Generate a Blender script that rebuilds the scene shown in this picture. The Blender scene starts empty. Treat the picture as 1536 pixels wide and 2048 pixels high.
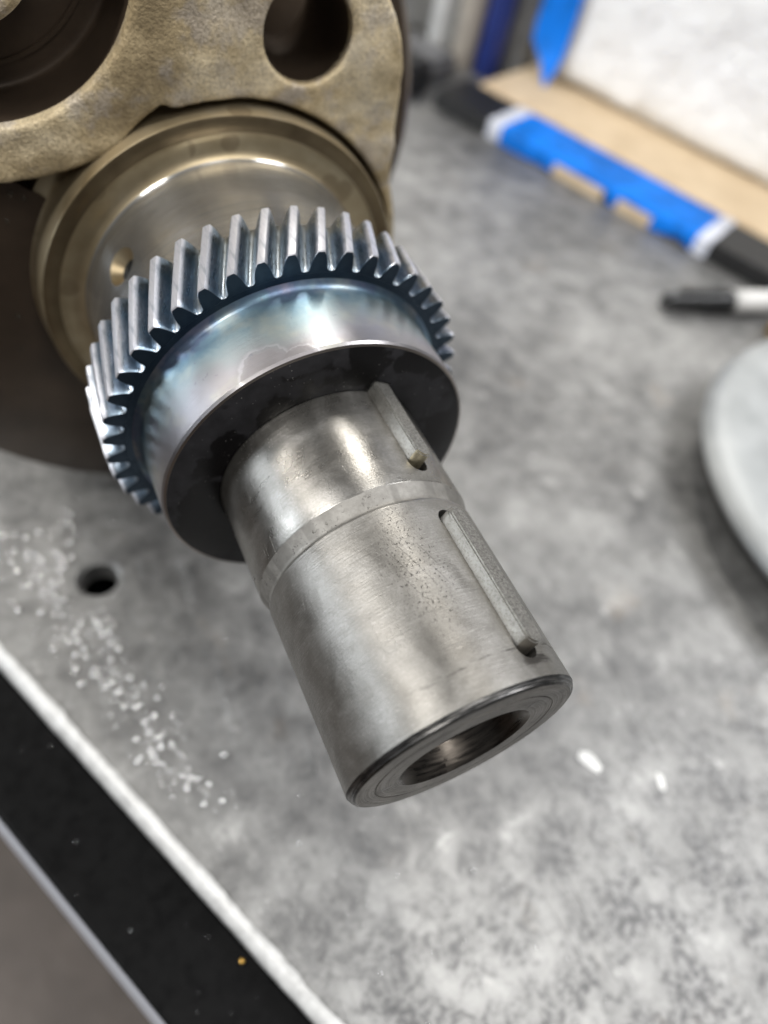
import bpy, bmesh, math, random
import numpy as np
from mathutils import Vector, Matrix, noise
random.seed(4)
u = 0.03            # one "unit" = radius of the crank nose, in metres
PI = math.pi
sc = bpy.context.scene
COL = sc.collection

# ------------------------------------------------------------------ camera
H = 4.15            # crank axis height above the table (units)
Rt = Vector((0.89096606, -0.23683762, 0.38741119))   # world x in camera axes (right, down, forward)
Ax = Vector((-0.41834061, -0.75989165, 0.4975498))   # world y (crank axis, going back)
Up = Vector((0.17655202, -0.60536982, -0.77611646))  # world z
Pc = Vector((0.64182954, 1.86451787, 5.69092957))    # nose centre in camera axes
cam = bpy.data.objects.new("camera", bpy.data.cameras.new("camera"))
COL.objects.link(cam)
loc = Vector((-(Pc.dot(Rt)), -(Pc.dot(Ax)), -(Pc.dot(Up)) + H)) * u
M = Matrix(((Rt.x, -Rt.y, -Rt.z, loc.x), (Ax.x, -Ax.y, -Ax.z, loc.y), (Up.x, -Up.y, -Up.z, loc.z), (0, 0, 0, 1)))
cam.matrix_world = M
cd = cam.data
cd.sensor_fit = 'HORIZONTAL'; cd.sensor_width = 36.0; cd.lens = 36.0 * 1444.387 / 1536.0
cd.clip_start = 0.005; cd.clip_end = 60
cd.dof.use_dof = True; cd.dof.focus_distance = 5.75 * u; cd.dof.aperture_fstop = 6.9
sc.camera = cam

# ------------------------------------------------------------------ view
sc.view_settings.view_transform = 'Standard'; sc.view_settings.look = 'None'
sc.view_settings.exposure = 0.14; sc.view_settings.gamma = 1.0
try:
    sc.cycles.max_bounces = 5; sc.cycles.glossy_bounces = 4; sc.cycles.diffuse_bounces = 2; sc.cycles.sample_clamp_indirect = 6
    sc.cycles.caustics_reflective = False; sc.cycles.caustics_refractive = False
except Exception: pass

# ------------------------------------------------------------------ node helper
class MT:
    def __init__(s, name, world=False):
        if world:
            s.m = bpy.data.worlds.new(name)
        else:
            s.m = bpy.data.materials.new(name)
        s.m.use_nodes = True
        s.t = s.m.node_tree; s.n = s.t.nodes; s.l = s.t.links
        if not world:
            s.b = s.n['Principled BSDF']
    def new(s, typ, **k):
        nd = s.n.new(typ)
        for a, b in k.items(): setattr(nd, a, b)
        return nd
    def put(s, sock, v):
        if isinstance(v, bpy.types.NodeSocket): s.l.new(v, sock)
        elif isinstance(v, (tuple, list)) and len(v) == 3 and sock.type == 'RGBA': sock.default_value = (*v, 1)
        else: sock.default_value = v
    def coord(s):
        tc = s.new('ShaderNodeTexCoord'); return s.scale(tc.outputs['Object'], (1/u,)*3)
    def scale(s, v, sc_, loc=(0, 0, 0), rot=(0, 0, 0)):
        m = s.new('ShaderNodeMapping'); m.vector_type = 'POINT'
        m.inputs['Scale'].default_value = sc_; m.inputs['Location'].default_value = loc; m.inputs['Rotation'].default_value = rot
        s.l.new(v, m.inputs['Vector']); return m.outputs[0]
    def math(s, op, a, b=0.0, c=None, clamp=False):
        m = s.new('ShaderNodeMath', operation=op); m.use_clamp = clamp
        s.put(m.inputs[0], a); s.put(m.inputs[1], b)
        if c is not None: s.put(m.inputs[2], c)
        return m.outputs[0]
    def sep(s, v):
        x = s.new('ShaderNodeSeparateXYZ'); s.l.new(v, x.inputs[0]); return x.outputs
    def comb(s, x, y, z=0.0):
        c = s.new('ShaderNodeCombineXYZ')
        for i, q in enumerate((x, y, z)): s.put(c.inputs[i], q)
        return c.outputs[0]
    def noise(s, v, scale, detail=4, rough=0.55, dist=0.0, col=False):
        nd = s.new('ShaderNodeTexNoise'); s.l.new(v, nd.inputs['Vector'])
        nd.inputs['Scale'].default_value = scale; nd.inputs['Detail'].default_value = detail
        nd.inputs['Roughness'].default_value = rough; nd.inputs['Distortion'].default_value = dist
        return nd.outputs['Color' if col else 'Fac']
    def voro(s, v, scale, feat='F1', rnd=1.0):
        nd = s.new('ShaderNodeTexVoronoi', feature=feat); s.l.new(v, nd.inputs['Vector'])
        nd.inputs['Scale'].default_value = scale; nd.inputs['Randomness'].default_value = rnd
        return nd.outputs['Distance']
    def rng(s, f, a, b, c=0.0, d=1.0, smooth=True):
        r = s.new('ShaderNodeMapRange'); r.interpolation_type = 'SMOOTHSTEP' if smooth else 'LINEAR'
        s.put(r.inputs[0], f)
        for i, q in enumerate((a, b, c, d)): r.inputs[1+i].default_value = q
        return r.outputs[0]
    def mix(s, f, a, b, mode='MIX'):
        m = s.new('ShaderNodeMix', data_type='RGBA', blend_type=mode)
        s.put(m.inputs[0], f); s.put(m.inputs[6], a); s.put(m.inputs[7], b); return m.outputs[2]
    def ramp(s, f, stops):
        r = s.new('ShaderNodeValToRGB'); e = r.color_ramp.elements
        while len(e) < len(stops): e.new(0.5)
        for i, (p, c) in enumerate(stops):
            e[i].position = p; e[i].color = (*c, 1) if len(c) == 3 else c
        s.put(r.inputs[0], f); return r.outputs[0]
    def dist2(s, v, c, r):
        """elliptical distance of v from c with radii r (3-vectors)"""
        m = s.scale(v, tuple(1/q for q in r), tuple(-a/q for a, q in zip(c, r)))
        l = s.new('ShaderNodeVectorMath', operation='LENGTH'); s.l.new(m, l.inputs[0]); return l.outputs['Value']
    def vadd(s, a, b, k=1.0):
        """a + k*(b-0.5)"""
        x = s.new('ShaderNodeVectorMath', operation='SUBTRACT'); s.put(x.inputs[0], b); x.inputs[1].default_value = (.5, .5, .5)
        y = s.new('ShaderNodeVectorMath', operation='SCALE'); s.l.new(x.outputs[0], y.inputs[0]); y.inputs['Scale'].default_value = k
        z = s.new('ShaderNodeVectorMath', operation='ADD'); s.put(z.inputs[0], a); s.l.new(y.outputs[0], z.inputs[1]); return z.outputs[0]
    def cyl(s):
        """(angle from the top, positive to the left ; distance along the axis ; radius), units"""
        x, y, z = s.sep(s.coord())[:3]
        an = s.math('ARCTAN2', s.math('MULTIPLY', x, -1), z)
        r = s.math('SQRT', s.math('ADD', s.math('MULTIPLY', x, x), s.math('MULTIPLY', z, z)))
        return an, y, r
    def out(s, base=None, rough=None, metal=None, bump=None, dist=0.0004, strength=1.0, **k):
        b = s.b
        if base is not None: s.put(b.inputs['Base Color'], base)
        if rough is not None: s.put(b.inputs['Roughness'], rough)
        if metal is not None: s.put(b.inputs['Metallic'], metal)
        for a, v in k.items(): s.put(b.inputs[a.replace('_', ' ')], v)
        if bump is not None:
            bp = s.new('ShaderNodeBump'); bp.inputs['Distance'].default_value = dist; bp.inputs['Strength'].default_value = strength
            s.l.new(bump, bp.inputs['Height']); s.l.new(bp.outputs[0], b.inputs['Normal'])
        return s.m

# ------------------------------------------------------------------ light: workshop interior
w = MT("workshop_air", world=True); sc.world = w.m
tc = w.new('ShaderNodeTexCoord'); gv = tc.outputs['Generated']
x, y, z = w.sep(gv)[:3]
base = w.ramp(w.rng(z, -1, 1, 0, 1, False), [(0.0, (.10, .095, .09)), (0.46, (.13, .13, .135)), (0.56, (.30, .31, .33)), (1.0, (.50, .51, .53))])
az = w.math('ARCTAN2', x, y)
cl = w.noise(w.comb(w.math('MULTIPLY', az, 2.2), w.math('MULTIPLY', z, 3.0)), 1.6, 3)
base = w.mix(1.0, base, w.ramp(cl, [(0.30, (.45, .45, .46)), (0.70, (1.5, 1.5, 1.48))]), 'MULTIPLY')
bg = w.n['Background']; w.l.new(base, bg.inputs['Color']); bg.inputs['Strength'].default_value = 0.52

def area(name, direction, dist, sx, sy, power, color, spin=0.0, aim=(0.2, 2.0, 3.0)):
    ld = bpy.data.lights.new(name, 'AREA'); ld.shape = 'RECTANGLE'; ld.size = sx; ld.size_y = sy
    ld.energy = power; ld.color = color
    o = bpy.data.objects.new(name, ld); COL.objects.link(o)
    d = Vector(direction).normalized(); t = Vector(aim) * u
    o.location = t + d * dist
    q = (-d).to_track_quat('-Z', 'Y'); o.rotation_euler = (q.to_matrix() @ Matrix.Rotation(spin, 3, 'Z')).to_euler()
    return o
# ceiling strip lights, over the back of the bench, and the cool daylight of the bay door on the left
area("strip_light", (.235, .56, .79), 2.2, 0.13, 0.9, 17, (1, .965, .90))
area("strip_light", (-.66, .53, .52), 2.4, 0.12, 0.8, 9, (1, .97, .92))
area("strip_light", (-.34, .82, .46), 2.6, 0.10, 0.5, 12, (1, .97, .90))
area("strip_light", (-.45, .82, .34), 2.6, 0.06, 0.4, 7, (1, .97, .90))
area("strip_light", (-.60, .25, .76), 2.3, 0.20, 1.0, 9, (1, .98, .95))
area("strip_light", (-.56, -.02, .80), 2.2, 0.045, 0.6, 20, (1, .98, .94))  # added lamp, only to raise a highlight on the main journal
area("ceiling_panel", (.60, -.10, .79), 2.2, 0.6, 0.6, 20, (.97, .98, 1))
area("ceiling_panel", (.10, -.52, .85), 2.2, 0.5, 1.0, 17, (1, .985, .96))
area("bay_door", (-.90, .38, .24), 2.4, 0.55, 0.9, 20, (.86, .93, 1))

# ------------------------------------------------------------------ mesh helpers
def link(name, me, mats, parent=None, loc=None):
    o = bpy.data.objects.new(name, me); COL.objects.link(o)
    for m in (mats if isinstance(mats, (list, tuple)) else [mats]): me.materials.append(m)
    if parent: o.parent = parent
    if loc is not None: o.location = loc
    return o
def smooth(me, ang=35):
    me.polygons.foreach_set('use_smooth', [True] * len(me.polygons))
    me.set_sharp_from_angle(angle=math.radians(ang)); me.update()
def mesh(name, vs, fs, mi=None):
    me = bpy.data.meshes.new(name); me.from_pydata([tuple(c * u for c in v) for v in vs], [], fs)
    if mi: me.polygons.foreach_set('material_index', mi)
    bm = bmesh.new(); bm.from_mesh(me); bmesh.ops.recalc_face_normals(bm, faces=bm.faces); bm.to_mesh(me); bm.free()
    me.update(); return me
def lathe(name, prof, n=192, ang=30, closed=False, mi=None):
    """prof: list of (s, R) along the y axis"""
    vs, fs, idx, mm = [], [], [], []
    for s_, r in prof:
        if r < 1e-6: idx.append([len(vs)] * n); vs.append((0, s_, 0))
        else:
            idx.append(list(range(len(vs), len(vs) + n)))
            vs += [(r * math.cos(2*PI*k/n), s_, r * math.sin(2*PI*k/n)) for k in range(n)]
    rows = list(range(len(prof) - 1)) + ([len(prof) - 1] if closed else [])
    for i in rows:
        a, b = idx[i], idx[(i + 1) % len(prof)]
        for k in range(n):
            q = []
            for v in (a[k], a[(k+1) % n], b[(k+1) % n], b[k]):
                if v not in q: q.append(v)
            fs.append(q); mm.append(mi[min(i, len(mi)-1)] if mi else 0)
    me = mesh(name, vs, fs, mm); smooth(me, ang); return me
def lathe_z(name, prof, n=96, ang=30, closed=False, mi=None):
    me = lathe(name, prof, n, ang, closed, mi)
    me.transform(Matrix.Rotation(PI/2, 4, 'X')); me.update(); return me
def prism(name, poly, z0, z1, axis='z', bev=0.0, seg=2):
    """poly in plan; axis 'y' means poly is (x,z) and the prism runs along y"""
    f = (lambda p, t: (p[0], p[1], t)) if axis == 'z' else (lambda p, t: (p[0], t, p[1]))
    n = len(poly); vs = [f(p, z0) for p in poly] + [f(p, z1) for p in poly]
    fs = [list(range(n))[::-1], list(range(n, 2*n))] + [[i, (i+1) % n, n + (i+1) % n, n + i] for i in range(n)]
    me = mesh(name, vs, fs)
    if bev:
        bm = bmesh.new(); bm.from_mesh(me)
        es = [e for e in bm.edges if e.calc_face_angle(0) > 0.6]
        bmesh.ops.bevel(bm, geom=es, offset=bev*u, segments=seg, affect='EDGES', clamp_overlap=True); bm.to_mesh(me); bm.free()
    return me
def boolean(me, cutters, op='DIFFERENCE'):
    o = bpy.data.objects.new('tmp', me); COL.objects.link(o); cs = []
    for k in range(6): me.materials.append(bpy.data.materials.get('slot%d' % k) or bpy.data.materials.new('slot%d' % k))
    for c in cutters:
        if not c.materials: c.materials.append(bpy.data.materials['slot0'])
        co = bpy.data.objects.new('cut', c); COL.objects.link(co); cs.append(co)
        md = o.modifiers.new('b', 'BOOLEAN'); md.operation = op; md.object = co; md.solver = 'EXACT'
    dg = bpy.context.evaluated_depsgraph_get(); dg.update()
    r = bpy.data.meshes.new_from_object(o.evaluated_get(dg))
    for q in cs + [o]: bpy.data.objects.remove(q)
    ix = [0] * len(r.polygons); r.polygons.foreach_get('material_index', ix); r.materials.clear(); r.polygons.foreach_set('material_index', ix); return r
def evalmods(me, mods):
    o = bpy.data.objects.new('tmp', me); COL.objects.link(o)
    for t, kw in mods:
        md = o.modifiers.new('m', t)
        for a, b in kw.items(): setattr(md, a, b)
    dg = bpy.context.evaluated_depsgraph_get(); dg.update()
    r = bpy.data.meshes.new_from_object(o.evaluated_get(dg)); bpy.data.objects.remove(o); return r
def cyl_cut(c, d, r0, r1, depth, n=48, back=0.4):
    """truncated cone cutter starting `back` units outside point c, pointing along d"""
    d = Vector(d).normalized(); rot = Vector((0, 0, 1)).rotation_difference(d).to_matrix()
    vs = []
    for t, r in ((-back, r0), (depth, r1)):
        for k in range(n):
            p = rot @ Vector((r*math.cos(2*PI*k/n), r*math.sin(2*PI*k/n), t)); vs.append(tuple(p + Vector(c)))
    fs = [list(range(n))[::-1], list(range(n, 2*n))] + [[i, (i+1) % n, n+(i+1) % n, n+i] for i in range(n)]
    return mesh('cut', vs, fs)
def empty(name, loc, label=None, cat=None, group=None, rot=(0, 0, 0)):
    o = bpy.data.objects.new(name, None); COL.objects.link(o); o.location = Vector(loc) * u; o.rotation_euler = rot
    o.empty_display_size = 0.01; tag(o, label, cat, group); return o
def tag(o, label=None, cat=None, group=None, kind=None):
    for k, v in (('label', label), ('category', cat), ('group', group), ('kind', kind)):
        if v: o[k] = v
    return o

# ------------------------------------------------------------------ materials
def steel_mat(name, rear):
    m = MT(name); an, s_, r = m.cyl(); P = m.coord()
    C = m.comb(an, s_, r)
    turn = m.noise(m.comb(m.math('MULTIPLY', an, 1.2), m.math('MULTIPLY', s_, 55), m.math('MULTIPLY', r, 55)), 1.0, 3, .7)
    fine = m.noise(m.comb(m.math('MULTIPLY', an, 14), m.math('MULTIPLY', s_, 90), r), 1.0, 2, .6)
    smudge = m.noise(m.scale(C, (1.0, 1.0, 1.0)), 2.3, 5, .62, 0.6)
    blot = m.noise(C, 5.0, 4, .6, 0.3)
    grain = m.noise(C, 46, 3, .75)
    col = m.ramp(smudge, [(0.32, (.165, .157, .143)), (0.5, (.255, .246, .229)), (0.68, (.345, .335, .318))])
    col = m.mix(m.math('MULTIPLY', m.rng(grain, .38, .66), .38), col, (.17, .16, .145))
    col = m.mix(m.math('MULTIPLY', m.rng(m.noise(m.comb(m.math('MULTIPLY', an, 18), m.math('MULTIPLY', s_, 60)), 1.0, 3, .7), .56, .74), .30), col, (.56, .55, .53))
    col = m.mix(m.math('MULTIPLY', m.rng(turn, .42, .75), .35), col, (.19, .18, .165))
    rough = m.math('ADD', m.rng(smudge, .25, .75, .24 if rear else .34, .36 if rear else .50), m.math('MULTIPLY', m.rng(blot, .45, .65), .06))
    hgt = m.math('ADD', m.math('MULTIPLY', turn, .6), m.math('MULTIPLY', grain, .4))
    # dark fretting specks near the keys
    sp = m.noise(m.comb(m.math('MULTIPLY', an, 44), m.math('MULTIPLY', s_, 34), r), 1.0, 4, .7)
    if not rear:
        zone = m.rng(m.dist2(m.vadd(C, m.noise(C, 4, 2, col=True), .25), (.10, 1.15, 1), (.34, .75, 3)), .35, 1.05, 1, 0)
        spots = m.math('MULTIPLY', m.rng(sp, .565, .62), zone)
        zone2 = m.rng(m.math('ABSOLUTE', m.math('SUBTRACT', m.math('ADD', s_, m.math('MULTIPLY', an, .02)), .30)), .0, .035, 1, 0)
        zone2 = m.math('MULTIPLY', zone2, m.rng(m.noise(m.comb(m.math('MULTIPLY', an, 5), m.math('MULTIPLY', s_, 40)), 1.0, 4, .7), .50, .62))
        zone2 = m.math('MULTIPLY', zone2, m.rng(an, .75, .3))
        spots = m.math('MAXIMUM', spots, m.math('MULTIPLY', zone2, .7))
        # worn band by the front key, dark wipe marks
        wp = m.rng(m.dist2(m.vadd(C, m.noise(C, 9, 3, col=True), .12), (-.47, .20, 1), (.22, .07, 3)), .5, 1.0, 1, 0)
        spots = m.math('MAXIMUM', spots, m.math('MULTIPLY', m.math('MULTIPLY', wp, m.rng(m.noise(m.comb(m.math('MULTIPLY', an, 3), m.math('MULTIPLY', s_, 30)), 1.0, 3), .3, .5)), .9))
        line = m.rng(m.noise(m.comb(m.math('MULTIPLY', m.math('ADD', an, m.math('MULTIPLY', s_, -.35)), 46), m.math('MULTIPLY', s_, 1.3)), 1.0, 3, .6), .60, .66)
        spots = m.math('MAXIMUM', spots, m.math('MULTIPLY', m.math('MULTIPLY', line, zone), .35))
    else:
        lip = m.rng(m.math('ABSOLUTE', m.math('SUBTRACT', s_, 1.80)), .0, .03, 1, 0)
        spots = m.math('MULTIPLY', m.math('MULTIPLY', m.rng(sp, .55, .60), lip), m.rng(m.noise(C, 3.0, 2), .45, .6))
        band = m.math('MULTIPLY', m.rng(s_, 1.925, 1.90), m.rng(m.noise(m.comb(m.math('MULTIPLY', an, 3.2), 2.0), 1.0, 1), .50, .53))
        col = m.mix(m.math('MULTIPLY', band, .45), col, (.24, .235, .22))
    col = m.mix(spots, col, (.06, .055, .05)); rough = m.math('ADD', rough, m.math('MULTIPLY', spots, .3))
    # scratches
    sv = m.voro(m.scale(C, (9, 1.3, 1), rot=(0, 0, .5)), 1.0, 'DISTANCE_TO_EDGE')
    scr = m.math('MULTIPLY', m.rng(sv, .0, .005, 1, 0), m.rng(m.noise(C, 3.5, 2), .56, .66))
    hgt = m.math('SUBTRACT', hgt, m.math('MULTIPLY', scr, .2))
    rough = m.math('SUBTRACT', rough, m.math('MULTIPLY', scr, .08))
    # fingerprints: oval ridge patterns of skin oil
    fp = None
    for (a0, s0, rx, ry) in (((.78, 2.10, .30, .30), (.33, 1.45, .22, .2), (1.0, 1.35, .16, .2)) if rear else ((.30, 1.42, .26, .2), (.95, .55, .2, .25), (.1, .72, .2, .2))):
        d = m.dist2(m.vadd(C, m.noise(C, 3.5, 2, col=True), .10), (a0, s0, 1), (rx, ry, 9))
        rd = m.math('MULTIPLY', m.math('ADD', m.math('SINE', m.math('MULTIPLY', d, 62)), 1), .5)
        k = m.math('MULTIPLY', rd, m.math('MULTIPLY', m.rng(d, .65, 1.1, 1, 0), m.rng(m.noise(C, 7, 2), .38, .55)))
        fp = k if fp is None else m.math('MAXIMUM', fp, k)
    rough = m.math('ADD', rough, m.math('MULTIPLY', fp, .06)); col = m.mix(m.math('MULTIPLY', fp, .22), col, (.20, .19, .17))
    if rear:   # sparkling metal dust by the hub
        dz = m.math('MULTIPLY', m.rng(s_, 2.55, 2.98), m.rng(an, .35, .9))
        du = m.math('MULTIPLY', m.rng(m.voro(C, 40), .20, .12, 0, 1), m.rng(m.noise(C, 8, 2), .42, .56))
        col = m.mix(m.math('MULTIPLY', dz, .5), col, (.20, .19, .17))
        col = m.mix(m.math('MULTIPLY', du, dz), col, (.95, .92, .85))
    tg = m.new('ShaderNodeTangent', direction_type='RADIAL', axis='Y')
    return m.out(col, rough, .88 if rear else .80, hgt, .00010 if rear else .00014, .9, Anisotropic=.55, Anisotropic_Rotation=.25, Tangent=tg.outputs[0])
M_front = steel_mat("worn_nose_steel", False)
M_rear = steel_mat("turned_seat_steel", True)

def face_mat():
    m = MT("faced_end_steel"); an, s_, r = m.cyl(); P = m.coord()
    ring = m.noise(m.comb(m.math('MULTIPLY', an, 1.0), m.math('MULTIPLY', r, 60), m.math('MULTIPLY', s_, 60)), 1.0, 3, .7)
    pit = m.rng(m.noise(P, 26, 4, .7), .57, .66); sm = m.noise(P, 3.0, 4, .6)
    col = m.ramp(sm, [(.3, (.085, .078, .070)), (.7, (.20, .185, .165))])
    col = m.mix(m.math('MULTIPLY', m.rng(ring, .4, .7), .4), col, (.12, .11, .10))
    col = m.mix(m.math('MULTIPLY', pit, .75), col, (.05, .045, .04))
    return m.out(col, m.rng(ring, .3, .7, .34, .52), 1.0, m.math('SUBTRACT', ring, pit), .00006, .8)
M_face = face_mat()
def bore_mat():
    m = MT("dark_bore_steel"); an, s_, r = m.cyl()
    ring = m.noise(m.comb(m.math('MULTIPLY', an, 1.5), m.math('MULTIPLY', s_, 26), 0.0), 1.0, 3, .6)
    return m.out(m.ramp(ring, [(.3, (.035, .031, .027)), (.7, (.12, .105, .09))]), m.rng(ring, .3, .7, .22, .45), 1.0, ring, .0001, .7)  # dark ring-streaked tone down the bore
M_bore = bore_mat()
def rim_mat():
    m = MT("dark_chamfer_steel"); P = m.coord(); an, s_, r = m.cyl()
    n = m.noise(m.comb(m.math('MULTIPLY', an, 6), m.math('MULTIPLY', s_, 50)), 1.0, 3, .6)
    return m.out(m.ramp(n, [(.4, (.05, .05, .05)), (.75, (.25, .24, .23))]), .35, 1.0)  # dark streaky tone for the end chamfer and nicks
M_rim = rim_mat()

def hub_mat():
    m = MT("heat_tinted_hub"); an, s_, r = m.cyl(); C = m.comb(m.math('MULTIPLY', an, 1.57), s_, r)
    wv = m.vadd(C, m.noise(C, 1.6, 4, col=True), .75)
    n1 = m.noise(wv, 1.3, 4, .6); s2 = m.math('ADD', s_, m.math('MULTIPLY', m.math('SUBTRACT', n1, .5), .85))
    grad = m.ramp(m.rng(s2, 3.0, 3.92, 0, 1, False), [(0, (.34, .325, .33)), (.22, (.39, .38, .405)), (.45, (.37, .41, .425)), (.66, (.29, .37, .40)), (.80, (.16, .25, .31)), (.92, (.11, .15, .23)), (1, (.20, .20, .27))])
    gold = m.rng(m.noise(m.scale(C, (1, 1, 1), (7, 3, 1)), 2.4, 3), .52, .7)
    grad = m.mix(m.math('MULTIPLY', gold, .35), grad, (.56, .56, .46))
    turn = m.noise(m.comb(m.math('MULTIPLY', an, 1.5), m.math('MULTIPLY', s_, 70)), 1.0, 3, .65)
    grad = m.mix(m.math('MULTIPLY', m.rng(turn, .45, .75), .14), grad, (.30, .31, .36))
    # dark dried-oil stain with a bright tide line, near the front edge
    D = m.vadd(C, m.noise(C, 5, 3, col=True), .16)
    d = m.math('MINIMUM', m.dist2(D, (.66, 3.04, 1.57), (.22, .23, 9)), m.dist2(D, (.40, 3.02, 1.57), (.20, .10, 9)))
    st = m.rng(d, .80, 1.04, 1, 0); edge = m.math('MULTIPLY', m.rng(d, .97, 1.02, 0, 1), m.rng(d, 1.03, 1.18, 1, 0))
    grad = m.mix(m.math('MULTIPLY', st, .6), grad, (.25, .235, .24)); grad = m.mix(m.math('MULTIPLY', edge, .40), grad, (.66, .66, .70))
    d2 = m.dist2(D, (1.93, 3.52, 1.57), (.07, .13, 9)); grad = m.mix(m.math('MULTIPLY', m.rng(d2, .8, 1.0, 1, 0), .35), grad, (.24, .22, .28))
    sp = m.rng(m.noise(C, 13, 3, .6), .67, .72); grad = m.mix(m.math('MULTIPLY', sp, .5), grad, (.22, .22, .26))
    rough = m.math('ADD', m.rng(n1, .3, .7, .34, .46), m.math('MULTIPLY', st, .10))
    h = m.math('ADD', turn, m.math('MULTIPLY', m.noise(C, 30, 3, .7), .6))
    tg = m.new('ShaderNodeTangent', direction_type='RADIAL', axis='Y')
    return m.out(grad, rough, 1.0, h, .00006, .7, Anisotropic=.5, Anisotropic_Rotation=.25, Tangent=tg.outputs[0])
M_hub = hub_mat()
def hubface_mat():
    m = MT("black_oxide_hub_face"); P = m.coord()
    W_ = m.vadd(P, m.noise(P, 3, 4, col=True), .35)
    n = m.noise(W_, 1.6, 3, .5); wet = m.rng(n, .50, .54)
    d = m.dist2(m.vadd(P, m.noise(P, 4, 3, col=True), .25), (-1.15, 3.0, -.35), (.33, 9, .62)); wet = m.math('MAXIMUM', wet, m.rng(d, .92, 1.0, 1, 0))
    col = m.mix(wet, m.ramp(m.noise(P, 6, 4), [(.3, (.018, .0175, .019)), (.7, (.034, .033, .036))]), (.006, .0055, .006))
    dust = m.math('MULTIPLY', m.rng(m.voro(P, 20), .12, .06, 0, 1), m.rng(m.noise(P, 4, 2), .46, .60))
    col = m.mix(m.math('MULTIPLY', dust, .6), col, (.5, .48, .45))
    return m.out(col, m.math('SUBTRACT', .50, m.math('MULTIPLY', wet, .16)), .0, m.math('ADD', m.noise(P, 40, 3), m.math('MULTIPLY', dust, .8)), .00008, .5, Specular_IOR_Level=.2)
M_hubface = hubface_mat()
def web_mat():
    m = MT("blued_gear_steel"); P = m.coord(); an, s_, r = m.cyl()
    col = m.ramp(m.noise(P, 3, 4, .6), [(.3, (.020, .034, .055)), (.7, (.045, .068, .095))])
    return m.out(col, m.rng(m.noise(P, 9, 3), .3, .7, .30, .42), .75, m.noise(m.comb(an, m.math('MULTIPLY', r, 60)), 1.0, 2), .00004, .6)
M_webface = web_mat()
def tooth_mat():
    m = MT("hardened_tooth_steel"); P = m.coord(); an, s_, r = m.cyl()
    n = m.noise(m.comb(m.math('MULTIPLY', an, 30), m.math('MULTIPLY', s_, 3), m.math('MULTIPLY', r, 30)), 1.0, 3, .6)
    k = m.noise(P, 2.1, 3)
    top = m.rng(r, 1.86, 1.905)
    a = m.mix(m.rng(k, .35, .65), (.19, .27, .34), (.38, .41, .46))
    col = m.mix(top, a, (.64, .64, .68)); col = m.mix(m.math('MULTIPLY', m.rng(n, .42, .7), .6), col, (.10, .13, .17))
    low = m.rng(r, 1.78, 1.73); col = m.mix(m.math('MULTIPLY', low, .7), col, (.58, .64, .70))  # paler gap roots: reflected cool light put into the colour
    return m.out(col, m.math('ADD', m.rng(n, .3, .7, .25, .38), m.math('MULTIPLY', top, .10)), m.math('SUBTRACT', 1.0, m.math('MULTIPLY', top, .35)), n, .00006, .5)
M_tooth = tooth_mat()
def journal_mat():
    m = MT("polished_journal_steel"); an, s_, r = m.cyl(); C = m.comb(an, s_, r)
    n = m.noise(m.comb(m.math('MULTIPLY', an, 2.5), m.math('MULTIPLY', s_, 24)), 1.0, 3, .6); k = m.noise(C, 3, 3)
    col = m.ramp(k, [(.3, (.50, .50, .49)), (.7, (.68, .68, .67))]); col = m.mix(m.math('MULTIPLY', m.rng(n, .4, .7), .35), col, (.27, .265, .25))
    return m.out(col, m.rng(n, .3, .7, .17, .26), .9, n, .00004, .6, Anisotropic=.85, Anisotropic_Rotation=.25, Tangent=m.new('ShaderNodeTangent', direction_type='RADIAL', axis='Y').outputs[0])
M_journal = journal_mat()
def gold_mat():
    m = MT("tempered_gold_steel"); an, s_, r = m.cyl(); P = m.coord()
    W_ = m.vadd(P, m.noise(P, 2.5, 3, col=True), .3)
    k = m.noise(W_, 1.7, 3)
    col = m.ramp(k, [(.3, (.36, .285, .17)), (.55, (.47, .385, .25)), (.75, (.52, .45, .32))])
    v = m.new('ShaderNodeTexVoronoi', feature='F1'); m.l.new(P, v.inputs['Vector']); v.inputs['Scale'].default_value = 2.6
    blot = m.math('MULTIPLY', m.rng(v.outputs['Distance'], .34, .30, 0, 1), m.rng(m.noise(P, 1.3, 1), .48, .52))
    col = m.mix(m.math('MULTIPLY', blot, .45), col, (.19, .14, .08))
    return m.out(col, .42, .85, m.noise(m.comb(an, m.math('MULTIPLY', r, 40)), 1.0, 2), .00004, .5)
M_gold = gold_mat()
def cast_mat():
    m = MT("forged_gold_brown_scale"); P = m.coord()
    W_ = m.vadd(P, m.noise(P, 1.5, 4, col=True), .55); k = m.noise(W_, 1.15, 4, .55); k2 = m.noise(m.scale(P, (1, 1, 1), (3, 9, 4)), 2.3, 4, .6)
    col = m.ramp(k, [(.32, (.31, .235, .13)), (.44, (.55, .43, .25)), (.56, (.80, .66, .43)), (.72, (.82, .73, .58))])
    col = m.mix(m.math('MULTIPLY', m.rng(k2, .50, .64), .38), col, (.46, .44, .46))
    gr = m.noise(P, 26, 5, .75); col = m.mix(m.math('MULTIPLY', m.rng(m.noise(P, 34, 3, .65), .46, .62), .38), col, (.20, .15, .085))
    h = m.math('ADD', m.math('MULTIPLY', m.noise(P, 24, 3, .6), 1.0), m.math('MULTIPLY', m.noise(P, 60, 2, .7), .4))
    return m.out(col, m.rng(gr, .3, .7, .42, .58), .15, h, .0006, .75)
M_cast = cast_mat()
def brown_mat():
    m = MT("dark_brown_crank_steel"); P = m.coord()
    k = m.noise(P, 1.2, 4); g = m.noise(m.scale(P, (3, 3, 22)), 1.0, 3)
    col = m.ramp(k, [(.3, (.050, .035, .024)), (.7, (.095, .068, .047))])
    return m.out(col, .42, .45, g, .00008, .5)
M_brown = brown_mat()
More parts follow.
